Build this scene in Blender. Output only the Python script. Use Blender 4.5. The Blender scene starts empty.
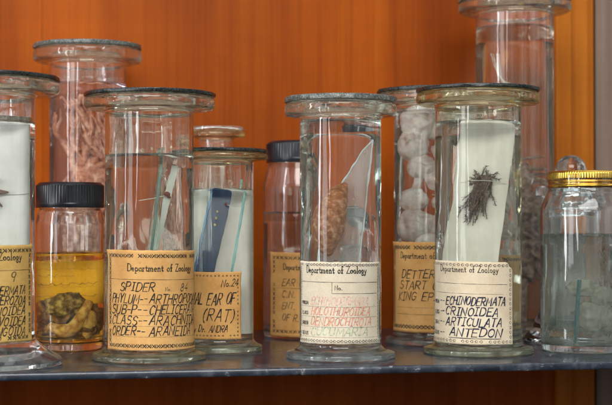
import bpy, bmesh, math, random
from mathutils import Vector, Matrix, noise
R = math.radians
random.seed(7)
scene = bpy.context.scene
COL = scene.collection

# ------------------------------------------------------------------ scale and camera
F = 1400.0          # focal length in photograph pixels (612 wide)
EYE = 0.138         # eye height above the shelf (m)
HOR = 221.0         # row of the eye level
def xat(px, d): return (px - 306.0) / F * d
def zat(py, d): return EYE + (HOR - py) / F * d
YAW = 0.182         # the shelf recedes to the right

# ------------------------------------------------------------------ helpers
def link(name, bm, mats, parent=None, smooth=True, loc=None):
    me = bpy.data.meshes.new(name)
    if smooth:
        for f in bm.faces: f.smooth = True
    bm.to_mesh(me); bm.free()
    for m in (mats if isinstance(mats, (list, tuple)) else [mats]): me.materials.append(m)
    o = bpy.data.objects.new(name, me); COL.objects.link(o)
    if parent: o.parent = parent
    if loc: o.location = loc
    return o

def tag(o, label=None, cat=None, group=None, kind=None):
    if label: o['label'] = label
    if cat: o['category'] = cat
    if group: o['group'] = group
    if kind: o['kind'] = kind
    return o

def empty(name, loc, label, cat, group=None, rz=0.0):
    o = bpy.data.objects.new(name, None); COL.objects.link(o)
    o.location = loc; o.rotation_euler = (0, 0, rz); o.empty_display_size = 0.02
    return tag(o, label, cat, group)

def fillet(pts, n=5):
    """pts: (r, z, radius) -> rounded polyline"""
    out = []
    for i, p in enumerate(pts):
        rad = p[2] if len(p) > 2 else 0
        if rad <= 0 or i in (0, len(pts) - 1):
            out.append((p[0], p[1])); continue
        P = Vector(p[:2]); A = Vector(pts[i-1][:2]) - P; B = Vector(pts[i+1][:2]) - P
        la, lb = A.length, B.length
        A.normalize(); B.normalize()
        ang = A.angle(B)
        if ang > math.pi - 0.02: out.append((p[0], p[1])); continue
        t = min(rad / math.tan(ang / 2), la * .49, lb * .49)
        s, e = P + A * t, P + B * t
        for k in range(n + 1):
            q = k / n
            v = (1-q)**2 * s + 2*q*(1-q) * P + q*q * e
            out.append((v.x, v.y))
    return out

def lathe(bm, prof, seg=96, mat=0, mod=None):
    """prof: polyline of (r, z) or (r, z, mat); normals to the right of travel"""
    rings = []
    for p in prof:
        if p[0] < 1e-6: rings.append([bm.verts.new((0, 0, p[1]))])
        else:
            ring = []
            for k in range(seg):
                a = 2 * math.pi * k / seg
                r = p[0] if mod is None else mod(p[0], p[1], k)
                ring.append(bm.verts.new((r * math.cos(a), r * math.sin(a), p[1])))
            rings.append(ring)
    for i in range(len(prof) - 1):
        a, b = rings[i], rings[i + 1]
        m = prof[i + 1][2] if len(prof[i + 1]) > 2 else mat
        for k in range(seg):
            k2 = (k + 1) % seg
            if len(a) == 1 and len(b) == 1: break
            if len(a) == 1: f = bm.faces.new((a[0], b[k2], b[k]))
            elif len(b) == 1: f = bm.faces.new((a[k], a[k2], b[0]))
            else: f = bm.faces.new((a[k], a[k2], b[k2], b[k]))
            f.material_index = m
    return bm

def tube(bm, pts, rad, seg=8, mat=0, flat=1.0):
    pts = [Vector(p) for p in pts]
    n = len(pts)
    if not isinstance(rad, (list, tuple)): rad = [rad] * n
    up = Vector((0.13, 0.9, 0.31)).normalized()
    rings = []
    for i, p in enumerate(pts):
        t = (pts[min(i+1, n-1)] - pts[max(i-1, 0)])
        if t.length < 1e-9: t = Vector((0, 0, 1))
        t.normalize()
        a = t.cross(up)
        if a.length < 1e-3: a = t.cross(Vector((1, 0, 0)))
        a.normalize(); b = t.cross(a).normalized()
        rings.append([bm.verts.new(p + rad[i] * (math.cos(2*math.pi*k/seg) * a + flat * math.sin(2*math.pi*k/seg) * b)) for k in range(seg)])
    for i in range(n - 1):
        for k in range(seg):
            k2 = (k + 1) % seg
            f = bm.faces.new((rings[i][k], rings[i][k2], rings[i+1][k2], rings[i+1][k])); f.material_index = mat
    f = bm.faces.new(list(reversed(rings[0]))); f.material_index = mat
    f = bm.faces.new(rings[-1]); f.material_index = mat

def smooth_path(pts, n=6):
    pts = [Vector(p) for p in pts]; out = []
    for i in range(len(pts) - 1):
        p0, p1, p2, p3 = pts[max(i-1, 0)], pts[i], pts[i+1], pts[min(i+2, len(pts)-1)]
        for k in range(n):
            t = k / n
            out.append(0.5 * ((2*p1) + (p2-p0)*t + (2*p0-5*p1+4*p2-p3)*t*t + (3*p1-p0-3*p2+p3)*t**3))
    out.append(pts[-1]); return out

def interp(vals, n=6):
    out = []
    for i in range(len(vals) - 1):
        for k in range(n): out.append(vals[i] + (vals[i+1] - vals[i]) * k / n)
    out.append(vals[-1]); return out

def blob(bm, c, s, amp=0.2, freq=60, sub=4, rot=(0, 0, 0), seed=0.0, mat=0):
    r = bmesh.ops.create_icosphere(bm, subdivisions=sub, radius=1.0)
    M = Matrix.Translation(Vector(c)) @ (Matrix.Rotation(rot[2], 4, 'Z') @ Matrix.Rotation(rot[1], 4, 'Y') @ Matrix.Rotation(rot[0], 4, 'X')) @ Matrix.Diagonal((*s, 1))
    avg = sum(s) / 3
    for v in r['verts']:
        d = v.co.normalized()
        q = (M.to_3x3() @ d) * freq + Vector((seed, seed * 1.7, -seed))
        k = 1 + amp * (noise.noise(q) + .5 * noise.noise(q * 2.1) + .25 * noise.noise(q * 4.3))
        v.co = M @ (d * k)
    for f in bm.faces: f.material_index = f.material_index

def box(bm, c, s, rot=None, mat=0, bev=0.0):
    r = bmesh.ops.create_cube(bm, size=1.0)
    M = Matrix.Translation(Vector(c)) @ (rot.to_4x4() if rot else Matrix.Identity(4)) @ Matrix.Diagonal((*s, 1))
    bmesh.ops.transform(bm, matrix=M, verts=r['verts'])
    if bev:
        es = list({e for v in r['verts'] for e in v.link_edges})
        bmesh.ops.bevel(bm, geom=es, offset=bev, segments=3, affect='EDGES', profile=.5)

# ------------------------------------------------------------------ materials
def new_mat(name):
    m = bpy.data.materials.new(name); m.use_nodes = True
    nt = m.node_tree; nt.nodes.clear()
    out = nt.nodes.new('ShaderNodeOutputMaterial')
    return m, nt, out
def N(nt, t, **kw):
    n = nt.nodes.new(t)
    for k, v in kw.items():
        if k in ('operation', 'blend_type', 'data_type', 'noise_dimensions', 'distribution', 'feature', 'wave_type', 'bands_direction', 'gradient_type'): setattr(n, k, v)
        else: n.inputs[k].default_value = v
    return n
def ramp(nt, fac, stops):
    r = nt.nodes.new('ShaderNodeValToRGB')
    el = r.color_ramp.elements
    while len(el) < len(stops): el.new(0.5)
    for e, (p, c) in zip(el, stops): e.position = p; e.color = (*c, 1) if len(c) == 3 else c
    nt.links.new(fac, r.inputs[0]); return r
def coords(nt, scale=(1, 1, 1), rot=(0, 0, 0)):
    tc = nt.nodes.new('ShaderNodeTexCoord'); mp = nt.nodes.new('ShaderNodeMapping')
    mp.inputs['Scale'].default_value = scale; mp.inputs['Rotation'].default_value = rot
    nt.links.new(tc.outputs['Object'], mp.inputs[0]); return mp.outputs[0]

def m_glass(name, tint=(.97, .985, .975), ior=1.5, bump=0.0, scale=(70, 70, 9), rough=0.0, dust_glow=None, dust_glow_col=(.62, .64, .60)):
    m, nt, out = new_mat(name)
    g = N(nt, 'ShaderNodeBsdfGlass', Color=(*tint, 1), Roughness=rough, IOR=ior)
    if bump:
        no = N(nt, 'ShaderNodeTexNoise', Scale=1.0, Detail=2.0); nt.links.new(coords(nt, scale), no.inputs['Vector'])
        b = N(nt, 'ShaderNodeBump', Strength=bump, Distance=0.002); nt.links.new(no.outputs[0], b.inputs['Height'])
        nt.links.new(b.outputs[0], g.inputs['Normal'])
    if dust_glow:
        # a film of dust, smears and dried drips on the glass; in the feet, painted-in brightness
        n1 = N(nt, 'ShaderNodeTexNoise', Scale=1.0, Detail=6.0, Roughness=.62); nt.links.new(coords(nt, (55, 55, 14)), n1.inputs['Vector'])
        n2 = N(nt, 'ShaderNodeTexNoise', Scale=620.0, Detail=2.0); nt.links.new(coords(nt), n2.inputs['Vector'])
        r1 = ramp(nt, n1.outputs[0], [(.36, (dust_glow[0],) * 3), (.72, (dust_glow[1],) * 3)])
        r2 = ramp(nt, n2.outputs[0], [(.70, (0,) * 3), (.78, (.55,) * 3)])
        ad = N(nt, 'ShaderNodeMath', operation='MULTIPLY'); nt.links.new(r2.outputs[0], ad.inputs[0]); nt.links.new(r1.outputs[0], ad.inputs[1])
        ad2 = N(nt, 'ShaderNodeMath', operation='ADD'); nt.links.new(ad.outputs[0], ad2.inputs[0]); nt.links.new(r1.outputs[0], ad2.inputs[1])
        d = N(nt, 'ShaderNodeBsdfDiffuse', Color=(*dust_glow_col, 1)); t = N(nt, 'ShaderNodeBsdfTranslucent', Color=(*dust_glow_col, 1))
        m1 = nt.nodes.new('ShaderNodeMixShader'); m1.inputs[0].default_value = .4
        nt.links.new(d.outputs[0], m1.inputs[1]); nt.links.new(t.outputs[0], m1.inputs[2])
        m2 = nt.nodes.new('ShaderNodeMixShader'); nt.links.new(ad2.outputs[0], m2.inputs[0])
        nt.links.new(g.outputs[0], m2.inputs[1]); nt.links.new(m1.outputs[0], m2.inputs[2])
        nt.links.new(m2.outputs[0], out.inputs[0])
    else: nt.links.new(g.outputs[0], out.inputs[0])
    return m

def m_diff(name, stops, scale=30, detail=5, rough=.6, bump=.0, spec=.4, stretch=(1, 1, 1), sss=0.0, dist=.002, metallic=0.0, coat=0.0):
    m, nt, out = new_mat(name)
    p = N(nt, 'ShaderNodeBsdfPrincipled', Roughness=rough, Metallic=metallic)
    p.inputs['Specular IOR Level'].default_value = spec
    p.inputs['Coat Weight'].default_value = coat
    no = N(nt, 'ShaderNodeTexNoise', Scale=scale, Detail=detail, Roughness=.6); nt.links.new(coords(nt, stretch), no.inputs['Vector'])
    r = ramp(nt, no.outputs[0], stops); nt.links.new(r.outputs[0], p.inputs['Base Color'])
    if sss:
        p.inputs['Subsurface Weight'].default_value = sss; p.inputs['Subsurface Radius'].default_value = (.004, .002, .0015); p.inputs['Subsurface Scale'].default_value = 1
    if bump:
        b = N(nt, 'ShaderNodeBump', Strength=bump, Distance=dist); nt.links.new(no.outputs[0], b.inputs['Height']); nt.links.new(b.outputs[0], p.inputs['Normal'])
    nt.links.new(p.outputs[0], out.inputs[0]); return m

def m_wood(name, dark, mid, light, rough=.38, gscale=1.0, off=(0, 0, 0)):
    m, nt, out = new_mat(name)
    p = N(nt, 'ShaderNodeBsdfPrincipled', Roughness=rough); p.inputs['Specular IOR Level'].default_value = .1
    tc = nt.nodes.new('ShaderNodeTexCoord')
    def stretched(sc):
        mp = nt.nodes.new('ShaderNodeMapping'); mp.inputs['Scale'].default_value = sc; mp.inputs['Location'].default_value = off
        nt.links.new(tc.outputs['Object'], mp.inputs[0]); return mp.outputs[0]
    n1 = N(nt, 'ShaderNodeTexNoise', Scale=1, Detail=4, Roughness=.55, Distortion=.3); nt.links.new(stretched((34*gscale, 34, 1.3)), n1.inputs['Vector'])
    n2 = N(nt, 'ShaderNodeTexNoise', Scale=1, Detail=6, Roughness=.7); nt.links.new(stretched((260*gscale, 260, 5)), n2.inputs['Vector'])
    n3 = N(nt, 'ShaderNodeTexNoise', Scale=1, Detail=3); nt.links.new(stretched((7, 7, 5)), n3.inputs['Vector'])
    r1 = ramp(nt, n1.outputs[0], [(.22, dark), (.5, mid), (.8, light)])
    r2 = ramp(nt, n2.outputs[0], [(.3, (.72, .67, .62)), (.62, (1, 1, 1))])
    mx = N(nt, 'ShaderNodeMix', data_type='RGBA', blend_type='MULTIPLY'); mx.inputs[0].default_value = .55
    nt.links.new(r1.outputs[0], mx.inputs[6]); nt.links.new(r2.outputs[0], mx.inputs[7])
    r3 = ramp(nt, n3.outputs[0], [(.3, (.82, .8, .78)), (.7, (1, 1, 1))])
    mx2 = N(nt, 'ShaderNodeMix', data_type='RGBA', blend_type='MULTIPLY'); mx2.inputs[0].default_value = .7
    nt.links.new(mx.outputs[2], mx2.inputs[6]); nt.links.new(r3.outputs[0], mx2.inputs[7])
    n4 = N(nt, 'ShaderNodeTexNoise', Scale=1, Detail=3); nt.links.new(stretched((16, 16, 75)), n4.inputs['Vector'])
    n5 = N(nt, 'ShaderNodeTexNoise', Scale=1, Detail=2, Distortion=.6); nt.links.new(stretched((3.1, 3.1, .7)), n5.inputs['Vector'])
    n6 = N(nt, 'ShaderNodeTexNoise', Scale=1, Detail=2, Roughness=.4); nt.links.new(stretched((120 * gscale, 120, 1.1)), n6.inputs['Vector'])
    last = mx2.outputs[2]
    for nd, stops, k in ((n4, [(.35, (.86, .85, .83)), (.65, (1, 1, 1))], .3), (n5, [(.34, (.60, .56, .52)), (.62, (1.08, 1.1, 1.12))], 1.0), (n6, [(.24, (.66, .60, .55)), (.42, (1, 1, 1))], .6)):
        rr_ = ramp(nt, nd.outputs[0], stops)
        m_ = N(nt, 'ShaderNodeMix', data_type='RGBA', blend_type='MULTIPLY'); m_.inputs[0].default_value = k
        nt.links.new(last, m_.inputs[6]); nt.links.new(rr_.outputs[0], m_.inputs[7]); last = m_.outputs[2]
    nt.links.new(last, p.inputs['Base Color'])
    b = N(nt, 'ShaderNodeBump', Strength=.08, Distance=.001); nt.links.new(n2.outputs[0], b.inputs['Height']); nt.links.new(b.outputs[0], p.inputs['Normal'])
    nt.links.new(p.outputs[0], out.inputs[0]); return m

def m_paper(name, base, dark, stain=.5):
    m, nt, out = new_mat(name)
    p = N(nt, 'ShaderNodeBsdfPrincipled', Roughness=.75); p.inputs['Specular IOR Level'].default_value = .25
    n1 = N(nt, 'ShaderNodeTexNoise', Scale=38, Detail=6, Roughness=.65); nt.links.new(coords(nt), n1.inputs['Vector'])
    n2 = N(nt, 'ShaderNodeTexNoise', Scale=900, Detail=3); nt.links.new(coords(nt), n2.inputs['Vector'])
    r1 = ramp(nt, n1.outputs[0], [(.32, dark), (.62, base)])
    r2 = ramp(nt, n2.outputs[0], [(.3, (.86, .84, .8)), (.6, (1, 1, 1))])
    mx = N(nt, 'ShaderNodeMix', data_type='RGBA', blend_type='MULTIPLY'); mx.inputs[0].default_value = .8
    nt.links.new(r1.outputs[0], mx.inputs[6]); nt.links.new(r2.outputs[0], mx.inputs[7])
    # small dark foxing spots
    n3 = N(nt, 'ShaderNodeTexNoise', Scale=210, Detail=2); nt.links.new(coords(nt), n3.inputs['Vector'])
    r3 = ramp(nt, n3.outputs[0], [(.70, (1, 1, 1)), (.78, (.62, .5, .38))])
    mx2 = N(nt, 'ShaderNodeMix', data_type='RGBA', blend_type='MULTIPLY'); mx2.inputs[0].default_value = stain
    nt.links.new(mx.outputs[2], mx2.inputs[6]); nt.links.new(r3.outputs[0], mx2.inputs[7])
    nt.links.new(mx2.outputs[2], p.inputs['Base Color'])
    b = N(nt, 'ShaderNodeBump', Strength=.12, Distance=.0006); nt.links.new(n1.outputs[0], b.inputs['Height']); nt.links.new(b.outputs[0], p.inputs['Normal'])
    nt.links.new(p.outputs[0], out.inputs[0]); return m

def m_ink(name, c):
    return m_diff(name, [(.35, tuple(x * .7 for x in c)), (.55, tuple(min(1, x * 1.3 + .01) for x in c)), (.72, tuple(min(1, x * 1.6 + .10 * w) for x, w in zip(c, (1, .75, .5))))], scale=420, rough=.7, spec=.2)

M = {}
DU = (.003, .045)
M['glass'] = m_glass('jar glass', (.985, .99, .985), bump=.22, dust_glow=DU)
M['glass_green'] = m_glass('greenish jar glass', (.978, .99, .968), bump=.28, dust_glow=DU)
M['glass_blue'] = m_glass('bluish jar glass', (.97, .988, .992), bump=.26, dust_glow=DU)
M['glass_pink'] = m_glass('faintly pink jar glass', (.99, .98, .98), bump=.22, dust_glow=(.004, .05))
M['rim'] = m_glass('rim glass', (.965, .975, .94), bump=.55, scale=(50, 50, 120), rough=.02, dust_glow=(.02, .12), dust_glow_col=(.66, .64, .50))
M['rim_brown'] = m_glass('stained rim glass', (.95, .90, .75), bump=.55, scale=(50, 50, 120), rough=.02, dust_glow=(.03, .18), dust_glow_col=(.60, .47, .22))
M['foot'] = m_glass('foot glass', (.965, .985, .945), bump=.30, scale=(45, 45, 90), dust_glow=(.05, .22), dust_glow_col=(.74, .80, .58))  # pale green film paints in the bright refractions of the foot
M['foot_blue'] = m_glass('bluish foot glass', (.96, .985, .985), bump=.30, scale=(45, 45, 90), dust_glow=(.05, .24), dust_glow_col=(.76, .84, .86))  # bluish film, likewise colour standing in for light refracted in the foot
M['clear_side'] = m_glass('clear liquid against glass', (1, 1, 1), ior=1.345/1.5)
M['liq_side'] = m_glass('slightly turbid liquid against glass', (.985, .995, .985), ior=1.345/1.5, dust_glow=(.04, .17), dust_glow_col=(.46, .50, .46))
M['olive_side'] = m_glass('olive turbid liquid against glass', (.98, .985, .94), ior=1.345/1.5, dust_glow=(.09, .22), dust_glow_col=(.44, .42, .33))
M['mauve_side'] = m_glass('faintly mauve liquid against glass', (.97, .96, .98), ior=1.345/1.5, dust_glow=(.03, .10), dust_glow_col=(.42, .41, .46))
M['liq_top'] = m_glass('liquid surface', (1, 1, 1), ior=1.345)
M['milky_side'] = m_glass('cloudy liquid against glass', (.99, .995, .98), ior=1.345/1.5, rough=.02, dust_glow=(.02, .06), dust_glow_col=(.86, .85, .78))
M['amber_side'] = m_glass('amber liquid against glass', (.985, .86, .42), ior=1.345/1.5)
M['amber_top'] = m_glass('amber liquid surface', (.97, .85, .45), ior=1.345)
M['teal_side'] = m_glass('pale green liquid against glass', (.95, .985, .96), ior=1.345/1.5, dust_glow=(.32, .58), dust_glow_col=(.31, .355, .31))
M['plate'] = m_glass('glass slide in liquid', (.93, .99, .97), ior=1.5/1.345*1.02)
M['hazy_plate'] = m_glass('hazy glass plate', (.96, .99, .98), ior=1.5/1.345*1.02, dust_glow=(.16, .34), dust_glow_col=(.80, .82, .80))
M['wood'] = m_wood('orange varnished wood', (.30, .053, .002), (.41, .081, .003), (.48, .108, .0045))
M['post'] = m_wood('lighter orange wood', (.42, .115, .011), (.60, .185, .018), (.72, .27, .036), off=(3, 1, 2))
M['greywood'] = m_wood('grey brown wood', (.15, .105, .085), (.25, .18, .145), (.34, .25, .20), off=(9, 4, 2))
M['shelf'] = None
M['tan'] = m_paper('tan label paper', (.72, .43, .165), (.60, .31, .095))
M['orange_tan'] = m_paper('orange tan label paper', (.70, .39, .135), (.56, .28, .08))
M['ochre'] = m_paper('ochre label paper', (.66, .43, .14), (.52, .31, .08))
M['amber_paper'] = m_paper('yellowed paper', (.80, .56, .12), (.70, .42, .06))
M['cream'] = m_paper('cream label paper', (.72, .65, .52), (.64, .54, .39), .6)
M['pale'] = m_paper('pale cream label paper', (.75, .66, .50), (.66, .53, .36), .6)
M['ink'] = m_ink('black ink', (.012, .011, .012))
M['print'] = m_ink('printing ink', (.02, .018, .016))
M['faint'] = m_ink('faded brown ink', (.38, .25, .07))
M['blueink'] = m_ink('blue black ink', (.012, .014, .04))
M['redink'] = m_ink('faded red ink', (.56, .24, .17))
M['pinkink'] = m_ink('very faded red ink', (.62, .38, .31))
M['greenink'] = m_ink('faded green ink', (.32, .40, .26))
M['black'] = m_diff('black plastic', [(.3, (.003, .0045, .009)), (.7, (.008, .011, .018))], scale=90, rough=.3, spec=.5)
M['lid_dark'] = m_diff('dark sealed glass lid', [(.42, (.010, .012, .011)), (.62, (.045, .048, .044)), (.80, (.30, .32, .28))], scale=760, rough=.25, bump=.4, dist=.0006)
M['lid_grey'] = m_diff('grey ground glass lid', [(.38, (.045, .05, .045)), (.58, (.14, .15, .135)), (.76, (.45, .47, .44))], scale=640, rough=.25, bump=.3, dist=.0005)
M['lid_pale'] = m_glass('ground glass lid', (.96, .97, .94), rough=.25, dust_glow=(.15, .4), dust_glow_col=(.66, .67, .58))
M['wax_brown'] = m_diff('brown wax', [(.3, (.18, .10, .03)), (.52, (.50, .34, .13)), (.7, (.70, .58, .34))], scale=120, rough=.35)
M['wax_dark'] = m_diff('dark wax', [(.3, (.08, .08, .05)), (.52, (.30, .29, .19)), (.7, (.6, .6, .5))], scale=160, rough=.35)
M['wax_pale'] = m_diff('pale wax', [(.3, (.25, .24, .19)), (.55, (.55, .54, .46)), (.7, (.75, .75, .7))], scale=120, rough=.35)
M['white'] = m_diff('white card', [(.3, (.72, .70, .64)), (.7, (.84, .83, .79))], scale=40, rough=.6)
M['warmwhite'] = m_diff('warm white card', [(.3, (.70, .67, .56)), (.7, (.83, .81, .72))], scale=30, rough=.6)
M['thread'] = m_diff('white thread', [(.3, (.6, .58, .5)), (.7, (.8, .78, .7))], scale=300, rough=.8)
M['red'] = m_diff('dark red wax bead', [(.3, (.10, .012, .006)), (.7, (.22, .03, .015))], scale=200, rough=.3)
M['residue'] = m_diff('dried residue', [(.3, (.30, .24, .16)), (.6, (.62, .56, .45))], scale=300, rough=.7)
M['gold'] = m_diff('gold lacquered metal', [(.3, (.62, .36, .055)), (.7, (.85, .56, .12))], scale=60, rough=.22, metallic=1.0)

def m_patchy(name, col, lo, hi):
    m, nt, out = new_mat(name)
    d = N(nt, 'ShaderNodeBsdfDiffuse', Color=(*col, 1)); tr = nt.nodes.new('ShaderNodeBsdfTransparent')
    n1 = N(nt, 'ShaderNodeTexNoise', Scale=240, Detail=5, Roughness=.7); nt.links.new(coords(nt), n1.inputs['Vector'])
    r = ramp(nt, n1.outputs[0], [(lo, (0, 0, 0)), (hi, (.75,) * 3)])
    mx = nt.nodes.new('ShaderNodeMixShader'); nt.links.new(r.outputs[0], mx.inputs[0]); nt.links.new(tr.outputs[0], mx.inputs[1]); nt.links.new(d.outputs[0], mx.inputs[2])
    nt.links.new(mx.outputs[0], out.inputs[0]); return m
M['fill_line'] = m_patchy('dried scum', (.55, .52, .42), .50, .70)
def m_shelf():
    m, nt, out = new_mat('blue grey painted board')
    p = N(nt, 'ShaderNodeBsdfPrincipled', Roughness=.22); p.inputs['Specular IOR Level'].default_value = .8
    n1 = N(nt, 'ShaderNodeTexNoise', Scale=26, Detail=7, Roughness=.7); nt.links.new(coords(nt), n1.inputs['Vector'])
    n2 = N(nt, 'ShaderNodeTexNoise', Scale=170, Detail=4, Roughness=.7); nt.links.new(coords(nt, (.6, 1, 1)), n2.inputs['Vector'])
    n3 = N(nt, 'ShaderNodeTexNoise', Scale=60, Detail=3); nt.links.new(coords(nt, (.5, 1, 1)), n3.inputs['Vector'])
    r1 = ramp(nt, n1.outputs[0], [(.3, (.010, .013, .019)), (.52, (.026, .034, .050)), (.74, (.13, .14, .155))])
    r2 = ramp(nt, n2.outputs[0], [(.60, (0, 0, 0)), (.72, (1, 1, 1))])
    mx = N(nt, 'ShaderNodeMix', data_type='RGBA'); mx.inputs[7].default_value = (.55, .56, .58, 1)
    n7 = N(nt, 'ShaderNodeTexNoise', Scale=17, Detail=3); nt.links.new(coords(nt), n7.inputs['Vector'])
    r7 = ramp(nt, n7.outputs[0], [(.46, (0, 0, 0)), (.62, (1, 1, 1))])
    mm = N(nt, 'ShaderNodeMath', operation='MULTIPLY'); nt.links.new(r2.outputs[0], mm.inputs[0]); nt.links.new(r7.outputs[0], mm.inputs[1])
    nt.links.new(mm.outputs[0], mx.inputs[0]); nt.links.new(r1.outputs[0], mx.inputs[6])
    r3 = ramp(nt, n3.outputs[0], [(.64, (0, 0, 0)), (.70, (1, 1, 1))])
    mx2 = N(nt, 'ShaderNodeMix', data_type='RGBA'); mx2.inputs[7].default_value = (.015, .017, .025, 1)
    nt.links.new(r3.outputs[0], mx2.inputs[0]); nt.links.new(mx.outputs[2], mx2.inputs[6])
    nt.links.new(mx2.outputs[2], p.inputs['Base Color'])
    rr = ramp(nt, n1.outputs[0], [(.3, (.10,)*3), (.7, (.28,)*3)]); nt.links.new(rr.outputs[0], p.inputs['Roughness'])
    b = N(nt, 'ShaderNodeBump', Strength=.15, Distance=.0008); nt.links.new(n2.outputs[0], b.inputs['Height']); nt.links.new(b.outputs[0], p.inputs['Normal'])
    nt.links.new(p.outputs[0], out.inputs[0]); return m
M['shelf'] = m_shelf()

# ------------------------------------------------------------------ pen lettering
def arc(cx, cy, rx, ry, a0, a1, n=8):
    return [(cx + rx * math.cos(R(a0 + (a1 - a0) * k / n)), cy + ry * math.sin(R(a0 + (a1 - a0) * k / n))) for k in range(n + 1)]
G = {
 'A': (.66, [[(0, 0), (.3, 1), (.36, 1), (.62, 0)], [(.12, .36), (.52, .36)]]),
 'B': (.6, [[(0, 0), (0, 1), (.36, 1)] + arc(.36, .77, .16, .23, 80, -90) + [(0, .54)], [(.36, .53)] + arc(.36, .27, .2, .26, 80, -90) + [(0, .01)]]),
 'C': (.6, [[(.55, .8)] + arc(.3, .5, .3, .5, 50, 310, 12)]),
 'D': (.64, [[(0, 0), (0, 1), (.25, 1)] + arc(.25, .5, .36, .5, 85, -85, 10) + [(.25, 0), (0, .005)]]),
 'E': (.56, [[(.52, 1), (0, 1), (0, 0), (.52, 0)], [(.02, .52), (.42, .52)]]),
 'F': (.54, [[(.52, 1), (0, 1), (0, 0)], [(.02, .52), (.42, .52)]]),
 'G': (.64, [[(.55, .82)] + arc(.3, .5, .3, .5, 48, 330, 12) + [(.57, .45), (.32, .45)]]),
 'H': (.62, [[(0, 0), (0, 1)], [(.56, 0), (.56, 1)], [(.02, .52), (.54, .52)]]),
 'I': (.42, [[(.17, 0), (.17, 1)], [(.0, 1.0), (.34, 1.0)], [(.0, .0), (.34, .0)]]),
 'K': (.6, [[(0, 0), (0, 1)], [(.5, 1), (.03, .48), (.55, 0)]]),
 'L': (.54, [[(0, 1), (0, 0), (.5, 0)]]),
 'M': (.8, [[(0, 0), (.05, 1), (.37, .3), (.68, 1), (.74, 0)]]),
 'N': (.64, [[(0, 0), (0, 1), (.57, 0), (.57, 1)]]),
 'O': (.66, [arc(.31, .5, .3, .5, 92, 450, 16)]),
 'P': (.58, [[(0, 0), (0, 1), (.34, 1)] + arc(.34, .74, .19, .26, 85, -90) + [(0, .48)]]),
 'R': (.62, [[(0, 0), (0, 1), (.34, 1)] + arc(.34, .74, .19, .26, 85, -90) + [(.05, .48)], [(.2, .46), (.56, 0)]]),
 'S': (.58, [[(.5, .84)] + arc(.27, .76, .25, .24, 40, 250, 8)[1:] + arc(.27, .26, .27, .26, 75, -150, 9)]),
 'T': (.6, [[(0, 1), (.58, 1)], [(.29, .98), (.29, 0)]]),
 'U': (.64, [[(0, 1), (0, .3)] + arc(.28, .28, .28, .28, 180, 360, 8) + [(.56, 1)]]),
 'V': (.62, [[(0, 1), (.29, 0), (.58, 1)]]),
 'X': (.6, [[(0, 0), (.55, 1)], [(0, 1), (.55, 0)]]),
 'Y': (.6, [[(0, 1), (.28, .48), (.28, 0)], [(.56, 1), (.29, .5)]]),
 'Z': (.6, [[(0, 1), (.54, 1), (0, 0), (.56, 0)]]),
 '0': (.56, [arc(.25, .5, .24, .5, 92, 450, 14)]),
 '1': (.3, [[(0, .8), (.14, 1), (.14, 0)]]),
 '2': (.56, [arc(.25, .73, .24, .27, 170, -20, 8) + [(0, 0), (.52, 0)]]),
 '4': (.58, [[(.38, 0), (.38, 1), (0, .3), (.54, .3)]]),
 '6': (.56, [[(.42, 1), (.1, .55)] + arc(.25, .28, .25, .28, 160, -190, 12)]),
 '8': (.56, [arc(.25, .76, .2, .24, 90, 450, 12), arc(.25, .26, .25, .25, 85, 445, 12)]),
 '9': (.56, [arc(.25, .72, .25, .28, 20, 380, 12) + [(.4, 0)]]),
 '-': (.46, [[(.02, .45), (.36, .45)]]),
 '.': (.2, [[(.02, .02), (.1, .06)]]),
 '(': (.34, [arc(.4, .45, .4, .65, 115, 245, 8)]),
 ')': (.34, [arc(-.1, .45, .4, .65, 65, -65, 8)]),
 ' ': (.42, []),
 # printed roman lower case with small serifs
 'a': (.52, [arc(.2, .22, .2, .22, 60, 330, 10), [(.4, .46), (.4, .06), (.48, 0)]]),
 'e': (.5, [[(.02, .25), (.4, .25)] + arc(.21, .23, .2, .23, 10, 310, 10)]),
 'p': (.54, [[(.05, .47), (.05, -.3)], [(-.04, -.3), (.16, -.3)], arc(.24, .23, .2, .23, 150, -150, 10)]),
 'r': (.42, [[(.06, 0), (.06, .47)], [(-.03, 0), (.17, 0)], [(.08, .3), (.2, .46), (.34, .42)]]),
 't': (.36, [[(.12, .72), (.12, .1), (.2, 0), (.3, .06)], [(0, .46), (.28, .46)]]),
 'm': (.84, [[(.06, 0), (.06, .47)], [(.08, .36), (.2, .47), (.34, .4), (.36, 0)], [(.38, .36), (.5, .47), (.66, .4), (.68, 0)], [(-.02, 0), (.14, 0)], [(.6, 0), (.77, 0)]]),
 'n': (.56, [[(.06, 0), (.06, .47)], [(.08, .36), (.22, .47), (.38, .4), (.4, 0)], [(-.02, 0), (.14, 0)], [(.32, 0), (.49, 0)]]),
 'o': (.52, [arc(.22, .23, .21, .23, 92, 450, 12)]),
 'f': (.36, [[(.36, .92), (.24, 1), (.13, .88), (.13, 0)], [(0, .46), (.28, .46)], [(.03, 0), (.24, 0)]]),
 'l': (.28, [[(.1, 0), (.1, 1)], [(0, 0), (.2, 0)]]),
 'g': (.5, [arc(.2, .27, .18, .2, 92, 450, 10), arc(.2, -.16, .2, .15, 100, 440, 10)]),
 'y': (.52, [[(.0, .47), (.22, .02)], [(.44, .47), (.14, -.3), (0, -.26)]]),
}

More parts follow.
